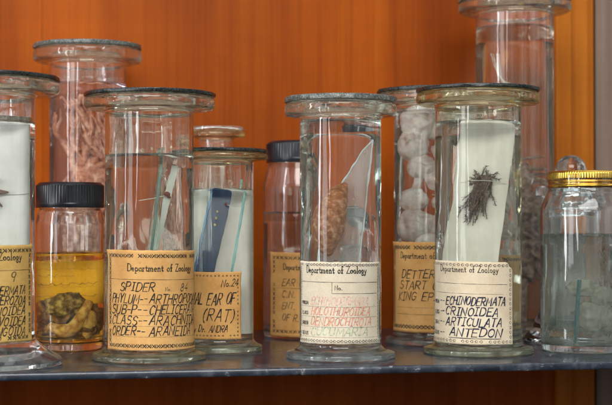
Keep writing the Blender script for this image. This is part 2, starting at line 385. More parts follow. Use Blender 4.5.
class Label:
    """A paper label wrapped round the glass, with its printing and writing as pieces of their own."""
    def __init__(self, jar, r, zb, h, theta, half, paper, zscale=1.0, chamfer=(0, 0), skew=0.0, d=1.4, rot=0.0):
        self.r, self.zb, self.h, self.th, self.w = r, zb, h, theta, 2 * half * r
        self.skew = skew; self.sd = random.uniform(0, 50)
        self.ns = 0
        bm = bmesh.new(); nu = 64; nz = 40
        front, back = [], []
        for k in range(nu + 1):
            u = self.w * k / nu
            e = min(u, self.w - u)
            c = max(0, chamfer[1] - e) if chamfer[1] else 0
            t = h - c + .0004 * noise.noise(Vector((u * 260, self.sd, 0))) + .0009 * min(0, noise.noise(Vector((u * 90, self.sd, 3))) + .15)
            b = max(0, chamfer[0] - e) + .0004 * noise.noise(Vector((u * 260, self.sd, 9))) + .0012 * max(0, noise.noise(Vector((u * 70, self.sd, 5))) - .15)
            du = (.0005 * (1 if k == 0 else -1)) if k in (0, nu) else 0
            cf, cb = [], []
            for q in range(nz + 1):
                z = b + (t - b) * q / nz
                uu = u + (du * (noise.noise(Vector((q * .5, self.sd, k))) if du else 0))
                cf.append(bm.verts.new(self.pt(uu, z, .0004))); cb.append(bm.verts.new(self.pt(uu, z, .00012)))
            front.append(cf); back.append(cb)
        for k in range(nu):
            for q in range(nz):
                bm.faces.new((front[k][q], front[k+1][q], front[k+1][q+1], front[k][q+1]))
                bm.faces.new((back[k][q], back[k][q+1], back[k+1][q+1], back[k+1][q]))
            bm.faces.new((front[k][0], back[k][0], back[k+1][0], front[k+1][0])); bm.faces.new((front[k][nz], front[k+1][nz], back[k+1][nz], back[k][nz]))
        for q in range(nz):
            bm.faces.new((front[0][q], front[0][q+1], back[0][q+1], back[0][q])); bm.faces.new((front[nu][q], back[nu][q], back[nu][q+1], front[nu][q+1]))
        bmesh.ops.recalc_face_normals(bm, faces=bm.faces[:])
        self.o = link('label', bm, paper, jar, smooth=True)
        self.bms = {}
    def pt(self, u, z, off):
        a = self.th + (u - self.w / 2) / self.r
        e = min(u, self.w - u); g = min(z, self.h - z)
        c = max(0, 1 - math.hypot(max(e, 0), max(g, 0)) / .014)
        lift = .0016 * c * c * (.5 + noise.noise(Vector((round(u / self.w) * 3.1 + self.sd, round(z / self.h) * 5.3, 1.7))))
        lift += .00030 * max(0, noise.noise(Vector((u * 45 + self.sd, z * 30, self.sd)))) + .00012 * max(0, noise.noise(Vector((u * 160, z * 60, self.sd))))
        rr = self.r + off + max(0, lift) * (1 if self.r < .3 else 0)
        return (rr * math.sin(a), -rr * math.cos(a), self.zb + z + self.skew * (u - self.w / 2))
    def stroke(self, pts, wd, name, mat):
        if len(pts) < 2: return
        bm = self.bms.setdefault((name, mat), bmesh.new())
        self.ns += 1
        off = .00050 + .000004 * (self.ns % 60)
        P = [Vector(p) for p in pts]
        L = []
        # subdivide long runs so they follow the curve
        for a, b in zip(P, P[1:]):
            n = max(1, int((b - a).length / .004))
            for k in range(n): L.append(a.lerp(b, k / n))
        L.append(P[-1])
        cols = []
        for i, p in enumerate(L):
            t1 = (p - L[i-1]) if i else (L[1] - p)
            t2 = (L[i+1] - p) if i < len(L) - 1 else t1
            if t1.length < 1e-9: t1 = t2
            if t2.length < 1e-9: t2 = t1
            if t1.length < 1e-9: return
            t1 = t1.normalized(); t2 = t2.normalized()
            n1 = Vector((-t1.y, t1.x)); n2 = Vector((-t2.y, t2.x))
            nn = n1 + n2
            if nn.length < .3: nn = n1
            nn.normalize(); k = min(1.8, 1 / max(.4, nn.dot(n1)))
            ww = wd * .5 * k * (.92 + .26 * math.sin(i * .9 + self.ns * 1.7) + .12 * math.sin(i * 2.7 + self.ns))
            e = -t1 * wd * .4 if i == 0 else (t2 * wd * .4 if i == len(L) - 1 else Vector((0, 0)))
            a, b = p + nn * ww + e, p - nn * ww + e
            cols.append((bm.verts.new(self.pt(a.x, a.y, off)), bm.verts.new(self.pt(b.x, b.y, off))))
        for c0, c1 in zip(cols, cols[1:]):
            bm.faces.new((c0[1], c1[1], c1[0], c0[0]))
    def text(self, s, u, z, h, pen, mat, slant=.25, gap=.16, name='lettering', xs=1.0, jit=.032, width=None, center=False):
        tot = sum((G[c][0] + gap) for c in s) * h * xs
        if width: xs *= width / tot; tot = width
        if center: u -= tot / 2
        for c in s:
            w, st = G[c]; wob = .05 * h * math.sin(u * 190 + z * 900) if jit else 0
            jx, jy, js = (random.uniform(-jit, jit) for _ in range(3))
            for q in st:
                self.stroke([(u + h * xs * (x + jx) + h * (slant + js) * y, z + wob + h * (y * (1 + js) + jy)) for x, y in q], pen, name, mat)
            u += (w + gap) * h * xs
        return u
    def line(self, u0, z0, u1, z1, wd, mat, name='ruling'): self.stroke([(u0, z0), (u1, z1)], wd, name, mat)
    def dotted(self, u0, u1, z, mat, step=.0016):
        u = u0
        while u < u1: self.line(u, z, min(u1, u + step * .55), z, .00028, mat); u += step
    def border(self, mat, m=.005, pitch=.0044, s=.0034, kind='x', wd=.0008, sides='tblr'):
        W, H = self.w, self.h
        nx = int((W - 2 * m) / pitch); nz = int((H - 2 * m) / pitch)
        spots = []
        if 't' in sides: spots += [(m + (W - 2*m) * k / nx, H - m, 0) for k in range(nx + 1)]
        if 'b' in sides: spots += [(m + (W - 2*m) * k / nx, m, 0) for k in range(nx + 1)]
        if 'l' in sides: spots += [(m, m + (H - 2*m) * k / nz, 1) for k in range(1, nz)]
        if 'r' in sides: spots += [(W - m, m + (H - 2*m) * k / nz, 1) for k in range(1, nz)]
        for i, (u, z, v) in enumerate(spots):
            q = s / 2
            if random.random() < .05: continue
            if kind == 'x':
                self.stroke([(u - q, z - q), (u + q, z + q)], wd, 'border', mat)
                self.stroke([(u - q, z + q), (u + q, z - q)], wd, 'border', mat)
                if v: self.stroke([(u - q*.3, z + q*1.2), (u + q*.3, z + q*1.2)], wd*.8, 'border', mat)
                else: self.stroke([(u + q*1.25, z - q*.35), (u + q*1.25, z + q*.35)], wd*.9, 'border', mat)
            else:
                self.stroke(arc(0, 0, q*.8, q*.8, 0, 330, 8) and [(u + x, z + y) for x, y in arc(0, 0, q*.8, q*.8, 20, 350, 8)], wd*.8, 'border', mat)
                self.stroke([(u - q*1.2, z), (u - q*.9, z)] if not v else [(u, z - q*1.2), (u, z - q*.9)], wd, 'border', mat)
    def done(self):
        for (name, mat), bm in self.bms.items():
            bmesh.ops.recalc_face_normals(bm, faces=bm.faces[:])
            link(name, bm, M[mat], self.o, smooth=False)

# ------------------------------------------------------------------ the setting
wallY = lambda x: 1.785 + YAW * x
ang = math.atan(YAW)
def board(name, x0, x1, z0, z1, y0, y1, mat, bev=.002):
    """upright board in the wall's own frame (x along the wall)"""
    bm = bmesh.new(); box(bm, ((x0+x1)/2, (y0+y1)/2, (z0+z1)/2), (x1-x0, y1-y0, z1-z0), bev=bev)
    o = link(name, bm, mat, smooth=False); o.location = (0, 1.785, 0); o.rotation_euler = (0, 0, ang)
    return o
xp0 = (xat(555, 1.84)) / math.cos(ang)
xp1 = (xat(595.2, 1.84)) / math.cos(ang)
tag(board('wall', -1.1, xp0 + .01, -.5, .9, 0, .02, M['wood'], 0), 'orange varnished wooden panel behind the jars', None, kind='structure')
p = board('wooden_post', xp0, xp1, -.5, .9, -.006, .02, M['post'], .003)
tag(p, 'lighter orange upright wooden post behind the gold lid at the right end of the panel', 'post')
p = board('wooden_strip', xp0 - .0005, xat(570.5, 1.84) / math.cos(ang), -.5, .9, -.0105, -.0062, M['post'], .0015)
tag(p, 'narrow orange wooden strip running up the left edge of the wooden post', 'strip')
p = board('wooden_board', xp1 + .0035, xp1 + .5, -.5, .9, -.002, .018, M['greywood'], .002)
tag(p, 'grey brown wooden board standing beside the orange post at the edge', 'board')
p = board('wall', xp1 - .02, xp1 + .03, -.5, .9, .022, .03, M['black'], 0)  # black sheet added to make the gap dark, shade put in as colour
tag(p, 'black sheet painting in the shade of the gap behind the post', None, kind='structure')
# shelf: a thin painted board with a rounded front edge
bm = bmesh.new()
dep = 0.458
prof = fillet([(dep, 0), (0, 0, .003), (0, -.0078, .003), (dep, -.0078)], 5)
segx = 60
cols = []
for k in range(segx + 1):
    x = -1.1 + 2.2 * k / segx
    cols.append([bm.verts.new((x, y + .0004 * noise.noise(Vector((x * 30, 0, 0))) * (1 if y < .01 else 0), z)) for y, z in prof])
for a, b in zip(cols, cols[1:]):
    for i in range(len(prof) - 1): bm.faces.new((a[i], a[i+1], b[i+1], b[i]))
bmesh.ops.recalc_face_normals(bm, faces=bm.faces[:])
sh = link('shelf', bm, M['shelf']); sh.location = (0, 1.3205, 0); sh.rotation_euler = (0, 0, ang)
tag(sh, 'scuffed blue grey painted shelf board the jars stand on', None, kind='structure')

# ------------------------------------------------------------------ jars
JG = 'tall glass specimen jars standing on the shelf'
SG = 'screw-top jars standing on the shelf'
def flange_jar(px, d, r, rl, rb, top, label, glass='glass', lid='lid_dark', wax='wax_dark', liquid=None, zl=None, foot=.0125, lid_t=.0034, group=JG, fl=.0132, wall=.0028, lid_rim=.0015, lid_glass=False, cone=False, jx=0):
    X = xat(px, d)
    t = empty('specimen_jar', (X, d, 0), label, 'jar', group)
    ri = r - wall; zf = top - lid_t - .0008; floor = .0135 if not cone else .019
    ftz = .0085
    prof = [(0, .003), (rb * .55, .003, .004), (rb * .66, 0, .004), (rb, 0, .0025), (rb, .0062, .003),
            (r + (.35 if not cone else .5) * (rb - r), ftz if not cone else .0145, .01), (r, foot, .005 if not cone else .008), (r, zf - fl + .0005, .0045), (r + .5 * (rl - r), zf - fl + .0004, .004), (rl, zf - fl + .0012, .0058), (rl, zf, .005), (ri + .001, zf, .002), (ri, zf - .006, .003)]
    end = [(ri, zl)] if liquid else [(ri, floor, .007), (0, floor)]
    bm = bmesh.new(); lathe(bm, [(a, b, 1 if b > zf - fl - .004 and a > r + .0005 else (2 if b < foot - .004 and a > r * .5 else 0)) for a, b in fillet(prof + end, 6)], 112)
    g = link('glass_body', bm, [M[glass], M['rim_brown' if wax == 'wax_brown' else 'rim'], M['foot_blue' if glass == 'glass_blue' else 'foot']], t)
    if liquid:
        bm = bmesh.new()
        side = [(a, b, 0) for a, b in fillet([(0, floor), (ri, floor, .007), (ri, zl)], 6)]
        topp = [(ri - .0004, zl - .0007, 1), (ri - .0014, zl - .0012, 1), (ri * .7, zl - .0014, 1), (0, zl - .0014, 1)]
        lathe(bm, side + topp, 112)
        link('liquid', bm, [M[liquid[0]], M[liquid[1]]], t)
    if liquid:
        bm = bmesh.new(); lathe(bm, [(ri - .0003, zl - .0004), (ri - .0002, zl + .0026), (ri - .0002, zl + .0060)], 112); link('residue_ring', bm, M['fill_line'], t)
    # seal and lid
    bm = bmesh.new(); lathe(bm, fillet([(ri + .002, zf + .0001), (rl - .0045, zf + .0001, .0002), (rl - .0045, zf + .0009, .0002), (ri + .002, zf + .0009)], 2), 112,
          mod=lambda rr, z, k: rr + (.0012 * noise.noise(Vector((math.cos(k * .056) * 6, math.sin(k * .056) * 6, top * 50))) if rr > r + .004 else 0))
    link('wax_seal', bm, M[wax], t)
    bm = bmesh.new(); z0 = zf + .0010; z1 = top
    rr = rl - lid_rim
    lathe(bm, fillet([(0, z0), (rr, z0, .0008), (rr, z1, .0016), (0, z1)], 4), 112, mod=lambda q, z, k: q + .0004 * noise.noise(Vector((math.cos(k * .056) * 3 + top * 31, math.sin(k * .056) * 3, 0))))
    link('lid', bm, M['lid_pale'] if lid != 'glass_green' and lid != 'glass' else M[lid], t)
    if lid.startswith('lid_'):
        bm = bmesh.new()
        lathe(bm, fillet([(rr - .006, z1 + .0004), (rr - .001, z0 - .0002), (rr + .0012, z0 - .0002, .0008), (rr + .0012, z1 + .0006, .0012), (rr - .006, z1 + .0006), (rr - .006, z1 + .0004)], 3), 128,
              mod=lambda q, z, k: q + .0017 * noise.noise(Vector((math.cos(k * .049) * 5 + top * 31, math.sin(k * .049) * 5, z * 150))) + .0008 * noise.noise(Vector((math.cos(k * .049) * 19 + top * 31, math.sin(k * .049) * 19, z * 300))))
        link('edge_sealant', bm, M[lid], t)
    return t

def facing(t): return math.atan2(-t.location.x, t.location.y)

def screw_jar(px, d, r, rn, zs, ztop, cap_r, cap_h, label, glass='glass', cap='black', liquid=None, zl=None, ribs=72, cap_style='ribbed', bottom=.009, group=SG):
    X = xat(px, d)
    t = empty('screw_top_jar', (X, d, 0), label, 'jar', group)
    w = .0026; ri = r - w; floor = .008
    zc = ztop - cap_h
    prof = [(0, .002), (r * .7, .002, .004), (r * .8, 0, .004), (r - .002, 0, .003), (r, bottom, .006), (r, zs, .016), (rn + .002, zs + (zc - zs) * .72, .008), (rn, zc - .001, .003), (rn, ztop - .004, .0015), (rn - w, ztop - .004, .001),
            (rn - w, zs + (zc - zs) * .72, .008), (ri, zs - .001, .014)]
    end = [(ri, zl)] if liquid else [(ri, floor, .008), (0, floor)]
    bm = bmesh.new(); lathe(bm, fillet(prof + end, 6), 112); link('glass_body', bm, M[glass], t)
    if liquid:
        bm = bmesh.new()
        side = [(a, b, 0) for a, b in fillet([(0, floor), (ri, floor, .008), (ri, zl)], 6)]
        topp = [(ri - .0004, zl - .0007, 1), (ri - .0014, zl - .0012, 1), (ri * .7, zl - .0014, 1), (0, zl - .0014, 1)]
        lathe(bm, side + topp, 112); link('liquid', bm, [M[liquid[0]], M[liquid[1]]], t)
    bm = bmesh.new(); seg = ribs * 4
    if cap_style == 'ribbed':
        pr = fillet([(rn + .0008, zc + .0005), (cap_r, zc, .001), (cap_r + .0004, zc + .004, .001), (cap_r, zc + .0052, .0006), (cap_r, ztop - .004, .003), (cap_r - .004, ztop - .0006, .003), (0, ztop)], 4)
        z_a, z_b = zc + .0056, ztop - .0045
    else:
        pr = fillet([(rn + .0008, zc + .001), (cap_r - .0002, zc, .001), (cap_r + .0004, zc + .002, .001), (cap_r - .0012, zc + .0042, .001), (cap_r - .0002, zc + .0062, .001), (cap_r - .001, zc + .0078, .001), (cap_r, zc + .0096, .001), (cap_r, ztop - .0025, .0022), (cap_r - .003, ztop, .002), (cap_r - .006, ztop - .0012, .001), (0, ztop - .0012)], 4)
        z_a, z_b = zc + .0092, ztop - .0012
    dd = .0007
    def mod(q, z, k):
        return q - (dd if (k % 4) in (0, 1) else 0) if (z_a < z < z_b and q > cap_r - .002) else q
    lathe(bm, pr, seg, mod=mod)
    link('cap', bm, M[cap], t)
    return t

LQ = ('liq_side', 'liq_top')
CL = ('mauve_side', 'liq_top')
OL = ('olive_side', 'liq_top')

# --- A: jar cut by the left edge, white board inside
d = 1.338
A = flange_jar(-13, d, .045, .0685, .072, zat(77, d), 'cut-off jar at the left edge with a dark lid, white board inside and ochre label', liquid=('milky_side', 'liq_top'), zl=zat(122, d), cone=True, foot=.025, glass='glass_blue')
bm = bmesh.new(); lathe(bm, [(.0420, zat(124, d)), (.0419, zat(118, d)), ], 96, mod=lambda q, z, k: q); 
bmesh.ops.solidify(bm, geom=bm.faces[:], thickness=.0003)
link('residue_ring', bm, M['residue'], A)
# --- B: tall jar rear left
d = 1.65
B = flange_jar(87.5, d, .0448, .0636, .055, zat(45.5, d), 'tall rear jar with thick grey glass lid holding a pink branching specimen', glass='glass_pink', lid='lid_grey', wax='wax_pale', liquid=CL, zl=zat(84, d), lid_t=.0045, fl=.0155)
# --- C: amber jar
d = 1.511
C_ = screw_jar(70, d, .0362, .0325, zat(222, d), zat(182, d), .0365, zat(182, d) - zat(208, d), 'small black-capped jar half full of amber liquid with fleshy lumps', liquid=('amber_side', 'amber_top'), zl=zat(252, d))
# --- D: spider jar
d = 1.402
D_ = flange_jar(149.5, d, .0442, .0655, .057, zat(93.5, d), 'tall jar with dark lid and tan label handwritten SPIDER', glass='glass_green', liquid=LQ, zl=zat(155, d), lid_t=.0034)
# --- E: rat ear jar
d = 1.492
E_ = flange_jar(219, d, .0368, .0520, .046, zat(150, d), 'short jar with thin black lid and a label about the ear of a rat', glass='glass_green', wax='wax_brown', liquid=('milky_side', 'liq_top'), zl=zat(189, d), lid_t=.003, fl=.008)
# --- E2: narrow jar behind E
d = 1.655
E2 = flange_jar(216, d, .0212, .0345, .030, zat(127, d), 'narrow clear jar behind the rat ear jar, only its glass lid showing', lid='glass', wax='wax_brown', lid_t=.005, fl=.008, glass='glass')
# --- F: black capped jar rear middle
d = 1.668
F_ = screw_jar(302, d, .0462, .040, zat(186, d), zat(141, d), .0425, zat(141, d) - zat(163, d), 'rear black-capped jar with orange label, half hidden behind the sea cucumber jar', glass='glass_pink', liquid=LQ, zl=zat(212, d))
# --- G: sea cucumber jar
d = 1.417
G_ = flange_jar(340.5, d, .0412, .0568, .0555, zat(98, d), 'tall jar with grey-edged glass lid, brown sea cucumber and faded red writing on cream label', glass='glass_blue', lid='lid_grey', wax='wax_pale', liquid=LQ, zl=zat(121, d), lid_t=.005, fl=.0135)
# --- H: crinoid jar
d = 1.468
H_ = flange_jar(478, d, .0452, .0648, .0575, zat(89, d), 'tall jar holding a dark feathery specimen on white card, label reading ANTEDON', glass='glass_green', wax='wax_brown', liquid=LQ, zl=zat(122, d), lid_t=.0034)
# --- I: embryo jar
d = 1.588
I_ = flange_jar(434, d, .0455, .0650, .055, zat(90.5, d), 'jar with dark lid behind the ANTEDON jar, holding a chain of pale round lumps', glass='glass_blue', liquid=LQ, zl=zat(112, d), lid_t=.0034)
# --- J: tallest jar rear right
d = 1.708
J_ = flange_jar(515, d, .0474, .0685, .058, zat(-2, d), 'tallest clear jar at the rear right, its lid at the top of the picture', glass='glass_pink', lid='lid_grey', wax='wax_pale', liquid=OL, zl=zat(28, d), lid_t=.0045)
# --- K: gold capped jar
d = 1.492
K_ = screw_jar(586, d, .0482, .0400, zat(208, d), zat(171, d), .0405, zat(171, d) - zat(188, d), 'gold-lidded jar at the right edge with pale lumps and a teal rod', glass='glass_blue', cap='gold', liquid=('teal_side', 'liq_top'), zl=zat(234, d), cap_style='fluted', ribs=90, bottom=.014)
# --- L: ball stoppered bottle
d = 1.61
L_ = empty('stoppered_bottle', (xat(571, d), d, 0), 'clear bottle with a glass ball stopper behind the gold-lidded jar', 'bottle')
bm = bmesh.new(); zt = zat(186, d)
lathe(bm, fillet([(0, .003), (.03, .003, .003), (.036, 0, .003), (.054, 0, .002), (.054, .005, .003), (.045, .016, .006), (.036, .036, .012), (.0345, zt - .030, .008), (.033, zt - .018, .005), (.0405, zt - .012, .004), (.0405, zt, .004), (.022, zt, .003), (.021, zt - .02, .004), (.0315, zt - .035, .008), (.0315, .03, .01), (0, .02)], 6), 112)
link('glass_body', bm, M['glass_blue'], L_)
bm = bmesh.new()
zc = zat(170.5, d); rb_ = .0178
pr = [(0, zt - .016), (.0195, zt - .016, .001), (.0207, zt + .001, .002), (.012, zt + .003, .002)]
a0 = math.asin((zt + .003 - zc) / rb_) if abs(zt + .003 - zc) < rb_ else -1.1
pr += [(rb_ * math.cos(a), zc + rb_ * math.sin(a)) for a in [a0 + (math.pi/2 - a0) * k / 20 for k in range(20)]] + [(0, zc + rb_)]
lathe(bm, fillet(pr, 4), 96)
link('stopper', bm, M['glass'], L_)

# ------------------------------------------------------------------ labels
def dz(d, r): return d - r       # depth of the glass front
def lab(jar, r, y0, y1, off, half, paper, **kw):
    d = jar.location.y - r
    z0, z1 = zat(y1, d), zat(y0, d)
    return Label(jar, r, z0, z1 - z0, facing(jar) + R(off), R(half), M[paper], **kw)
DEPT = 'Department of Zoology'
# D : spider
L = lab(D_, .0442, 250.5, 352, 14, 79, 'tan', skew=-.012)
L.border('print', m=.0055, pitch=.0043, s=.0031)
L.text(DEPT, L.w * .53, .0782, .0070, .0009, 'print', slant=0, gap=.10, jit=0, width=.072, center=True, name='heading_lettering')
L.line(.006, .0700, L.w - .006, .0700, .0003, 'print')
L.text('SPIDER', .020, .0588, .0082, .0010, 'ink', width=.036)
L.text('No.', .066, .0590, .0036, .0005, 'print', slant=0, jit=0, name='heading_lettering')
L.text('84', .083, .0588, .0074, .0008, 'ink')
for i, (a, b) in enumerate([('PHYLUM--', 'ARTHROPODA'), ('SUB-P--', 'CHELICERATA'), ('CLASS--', 'ARACHNIDA'), ('ORDER--', 'ARANEIDA')]):
    z = .0470 - i * .0104
    L.text(a, .0088, z, .0086, .0010, 'ink', width=.040 if i != 3 else .038)
    L.text(b, .050, z, .0086, .0010, 'ink', width=.060 if i < 3 else .050)
    L.dotted(.010, L.w - .01, z - .0014, 'print')
L.done()
# A
L = lab(A, .045, 245.5, 344.5, -2, 68, 'ochre', skew=.006)
L.border('print', m=.0050, pitch=.0050, s=.0030)
L.text(DEPT, L.w * .5, .0775, .0070, .0009, 'print', slant=0, gap=.10, jit=0, width=.074, center=True, name='heading_lettering')
L.line(.006, .0680, L.w - .006, .0680, .0003, 'print')
L.text('No.', .060, .0590, .0036, .0005, 'print', slant=0, jit=0, name='heading_lettering')
L.text('9', .077, .0575, .0090, .0007, 'ink')
for i, (a, s, wd) in enumerate([('PHYLUM--', 'ECHINODERMATA', .060), ('SUB-P--', 'ELEUTHEROZOA', .056), ('CLASS--', 'ECHINOIDEA', .053), ('ORDER--', 'CLYPEOVOIDEA', .060), ('FAMILY--', 'SPATANGOIDA', .058)]):
    z = .0455 - i * .0096
    L.text(s, L.w - .0115 - wd, z, .0078, .0010, 'ink', width=wd)
    L.text(a, .010, z, .0078, .0010, 'ink', width=.026)
L.done()
# E
L = lab(E_, .0368, 272, 339.5, -28, 66, 'orange_tan')
hE = L.h
L.border('print', m=.004, pitch=.0040, s=.0016, kind='o', wd=.0006)
L.text('No.24', L.w * .74, hE - .0150, .0072, .0009, 'ink', width=.019)
L.text('INTERNAL EAR OF', .003, hE - .034, .0118, .0011, 'ink', width=.0745)
L.text('OSTEOS.', .003, hE - .051, .0118, .0011, 'ink', width=.030)
L.text('(RAT)', .043, hE - .051, .0122, .0011, 'ink', width=.034)
L.text('By Dr. ANDRA', .028, hE - .0625, .0068, .0009, 'ink', width=.042)
L.done()
# F
L = lab(F_, .0462, 253, 337.5, 10, 62, 'orange_tan', skew=-.02)
L.border('print', m=.0062, pitch=.0052, s=.0032)
L.text(DEPT, L.w * .5, .0780, .0070, .0008, 'print', slant=0, gap=.10, jit=0, width=.060, center=True, name='heading_lettering')
for i, (s, wd) in enumerate([('EAR OF RAT', .052), ('C.N. VII', .036), ('Ent. tegmen'.replace('E', 'E'), .05), ('OF R. LARGE', .05)]):
    L.text(s.upper(), .018, .0590 - i * .0135, .0078, .0008, 'ink', width=wd)
L.line(.014, .0565, .075, .0560, .0004, 'ink')
L.done()
# G
L = lab(G_, .0412, 262, 344.5, -3, 70, 'cream', skew=-.008)
L.border('print', m=.0030, pitch=.0036, s=.0028, kind='o', wd=.0006)
L.text(DEPT, L.w * .47, .0700, .0068, .0010, 'print', slant=0, gap=.10, jit=0, width=.066, center=True, name='heading_lettering')
L.line(.004, .0610, L.w - .004, .0610, .0004, 'print')
L.stroke([(.044, .0610), (.044, .0500), (L.w - .006, .0500)], .0004, 'ruling', 'print')
L.text('No.', .047, .0535, .0044, .0006, 'print', slant=0, jit=0, name='heading_lettering')
for i, (a, s, ink, wd) in enumerate([('PHYLUM', 'ECHINODERMATA', 'pinkink', .062), ('CLASS', 'HOLOTHUROIDEA', 'redink', .064), ('ORDER', 'DENDROCHIROTA', 'redink', .066), ('GENUS', 'CUCUMARIA', 'greenink', .062)]):
    z = .0385 - i * .0100
    L.text(a, .0060, z, .0032, .0006, 'print', slant=0, jit=0, name='heading_lettering', width=.011)
    L.text(s, .0205, z, .0078, .0009, ink, width=wd)
    L.dotted(.006, L.w - .006, z - .0017, 'print')
L.done()
# H
L = lab(H_, .0452, 261.5, 345, -17, 67, 'pale', chamfer=(0, .0085), skew=-.02)
L.border('print', m=.0036, pitch=.0046, s=.0030, kind='o', wd=.0006)
L.text(DEPT, L.w * .52, .0740, .0066, .0007, 'print', slant=0, gap=.10, jit=0, width=.066, center=True, name='heading_lettering')
L.line(.012, .0620, L.w - .008, .0620, .0004, 'print')
L.line(.012, .0520, L.w - .012, .0520, .0003, 'print')
for i, (a, s, wd) in enumerate([('PHYLUM--', 'ECHINODERMATA', .066), ('CLASS--', 'CRINOIDEA', .058), ('SUB-C--', 'ARTICULATA', .062), ('GENUS--', 'ANTEDON', .057)]):
    z = .0405 - i * .0107
    L.text(a[:-2], .008, z, .0036, .0006, 'print', slant=0, jit=0, name='heading_lettering', width=.011)
    L.text('--', .0205, z, .0070, .0009, 'blueink', width=.008)
    L.text(s, .0300 + (.005 if i == 3 else 0), z, .0082, .0012, 'blueink', width=wd)
L.line(.034, .0066, .090, .0066, .0007, 'blueink')
L.done()
# I
L = lab(I_, .0455, 242, 333, -3, 78, 'tan')
L.border('print', m=.0062, pitch=.0046, s=.0036, wd=.0009)
L.text(DEPT, L.w * .46, .0820, .0070, .0009, 'print', slant=0, gap=.10, jit=0, width=.070, center=True, name='heading_lettering')
for i, (s, wd) in enumerate([('DETTER F-', .060), ('START GRO', .064), ('KING EPITH', .066)]):
    L.text(s, .0240 - i * .003, .0600 - i * .0122, .0090, .0010, 'ink', width=wd)
L.dotted(.014, L.w - .012, .0275, 'print')
L.line(.014, .0200, L.w - .012, .0200, .0003, 'print')
L.done()

# ------------------------------------------------------------------ specimens
def mount(name, jar, dx, dy, z, label, cat, rz=0.0, ry=0.0, rx=0.0, group=None):
    o = empty(name, (jar.location.x + dx, jar.location.y + dy, z), label, cat, group)
    o.rotation_euler = (rx, ry, rz); return o

# A : white board with a brown brittle specimen
o = mount('mounted_specimen', A, 0, -.002, .0165, 'white board with a brown spiny specimen tied on, filling the cut-off jar', 'specimen', rz=facing(A))
bm = bmesh.new(); box(bm, (0, -.010, .1075), (.072, .002, .215), bev=.0004); link('board', bm, M['white'], o, smooth=False)
m_brown = m_diff('brown dried specimen', [(.3, (.10, .05, .025)), (.55, (.24, .13, .07)), (.75, (.4, .25, .15))], scale=220, rough=.6, bump=.5, dist=.001)
bm = bmesh.new()
for k in range(9):
    a = R(40 * k + 4); c = Vector((-.004, -.0135, .150))
    e = c + Vector((math.cos(a), -.08, math.sin(a))) * random.uniform(.018, .024)
    tube(bm, smooth_path([c, c.lerp(e, .5) + Vector((0, -.002, .001)), e]), interp([.0045, .003, .0006]), 7)
blob(bm, (-.004, -.014, .150), (.008, .004, .008), .25, 300, 3)
link('urchin', bm, m_brown, o)
bm = bmesh.new(); tube(bm, [(-.0365, -.0116, .150), (0, -.0122, .1502), (.0365, -.0116, .149)], .0004, 6); link('thread', bm, M['thread'], o)

# B : pink branching specimen
m_pink = m_diff('pinkish flesh', [(.25, (.28, .075, .04)), (.5, (.62, .27, .14)), (.72, (.90, .64, .42))], scale=130, rough=.45, bump=.5, dist=.0015)
bm = bmesh.new(); rnd = random.Random(5)
def branch(p, dirv, rad, ln, depth):
    pts = [p]; n = 5
    for k in range(n):
        dirv = (dirv + Vector((rnd.uniform(-.55, .55), rnd.uniform(-.4, .4), rnd.uniform(-.1, .35)))).normalized()
        q = pts[-1] + dirv * ln / n
        rr = math.hypot(q.x, q.y)
        if rr > .031: q.x *= .031 / rr; q.y *= .031 / rr
        q.z = min(q.z, .268 + rnd.uniform(-.012, .006))
        pts.append(q)
    tube(bm, smooth_path(pts, 4), interp([rad * (1 - .13 * k) for k in range(n)] + [rad * .25], 4), 8)
    if depth:
        for k in range(2 + (depth > 1)): branch(pts[rnd.randint(2, n)], (dirv + Vector((rnd.uniform(-1, 1), rnd.uniform(-.6, .6), rnd.uniform(0, .6)))).normalized(), rad * .68, ln * .62, depth - 1)
for k in range(9): branch(Vector((rnd.uniform(-.006, .016), rnd.uniform(-.012, .004), .10 + .013 * k)), Vector((rnd.uniform(-.7, .7), rnd.uniform(-.5, .2), 1)).normalized(), .0050, .070, 2)
for k in range(16): branch(Vector((rnd.uniform(-.022, .024), rnd.uniform(-.014, .006), rnd.uniform(.10, .21))), Vector((rnd.uniform(-.6, .6), rnd.uniform(-.4, .2), 1)).normalized(), .0042, .055, 1)
tube(bm, smooth_path([(.004, 0, 0), (.008, .002, .05), (.004, 0, .12), (.006, 0, .2)], 6), interp([.014, .012, .011, .006], 6), 14)
blob(bm, (.006, -.004, .170), (.018, .014, .036), .45, 150, 5, seed=3); blob(bm, (.002, -.002, .10), (.022, .016, .045), .45, 150, 5, seed=9)
o = link('branching_specimen', bm, m_pink); o.location = (B.location.x, B.location.y, .016)
tag(o, 'pink and tan branching fleshy specimen in the tall rear jar at the left', 'specimen')

# C : lumps in amber
m_grey = m_diff('grey green tissue', [(.3, (.05, .035, .045)), (.48, (.19, .14, .15)), (.66, (.66, .60, .58))], scale=150, rough=.4, bump=.5, dist=.002)
m_flesh = m_diff('pale pink tissue', [(.3, (.30, .12, .09)), (.48, (.66, .45, .36)), (.64, (.88, .78, .68))], scale=140, rough=.4, bump=.35, dist=.0015)
m_mauve = m_diff('mauve tissue', [(.3, (.07, .03, .03)), (.5, (.20, .10, .09)), (.7, (.42, .28, .25))], scale=110, rough=.4, bump=.4, dist=.0015)
Ci = (C_.location.x, C_.location.y, .009)
bm = bmesh.new(); blob(bm, (-.003, -.010, .040), (.019, .012, .014), .3, 90, 5, (0, -.3, 0), 2); o = link('tissue_lump', bm, m_grey); o.location = Ci
tag(o, 'grey green tissue lump under the amber liquid, uppermost in the small jar', 'specimen')
bm = bmesh.new(); tube(bm, smooth_path([(-.016, -.016, .018), (-.004, -.022, .013), (.006, -.021, .015), (.014, -.016, .028), (.019, -.008, .044)], 6), interp([.004, .0075, .007, .006, .004], 6), 14)
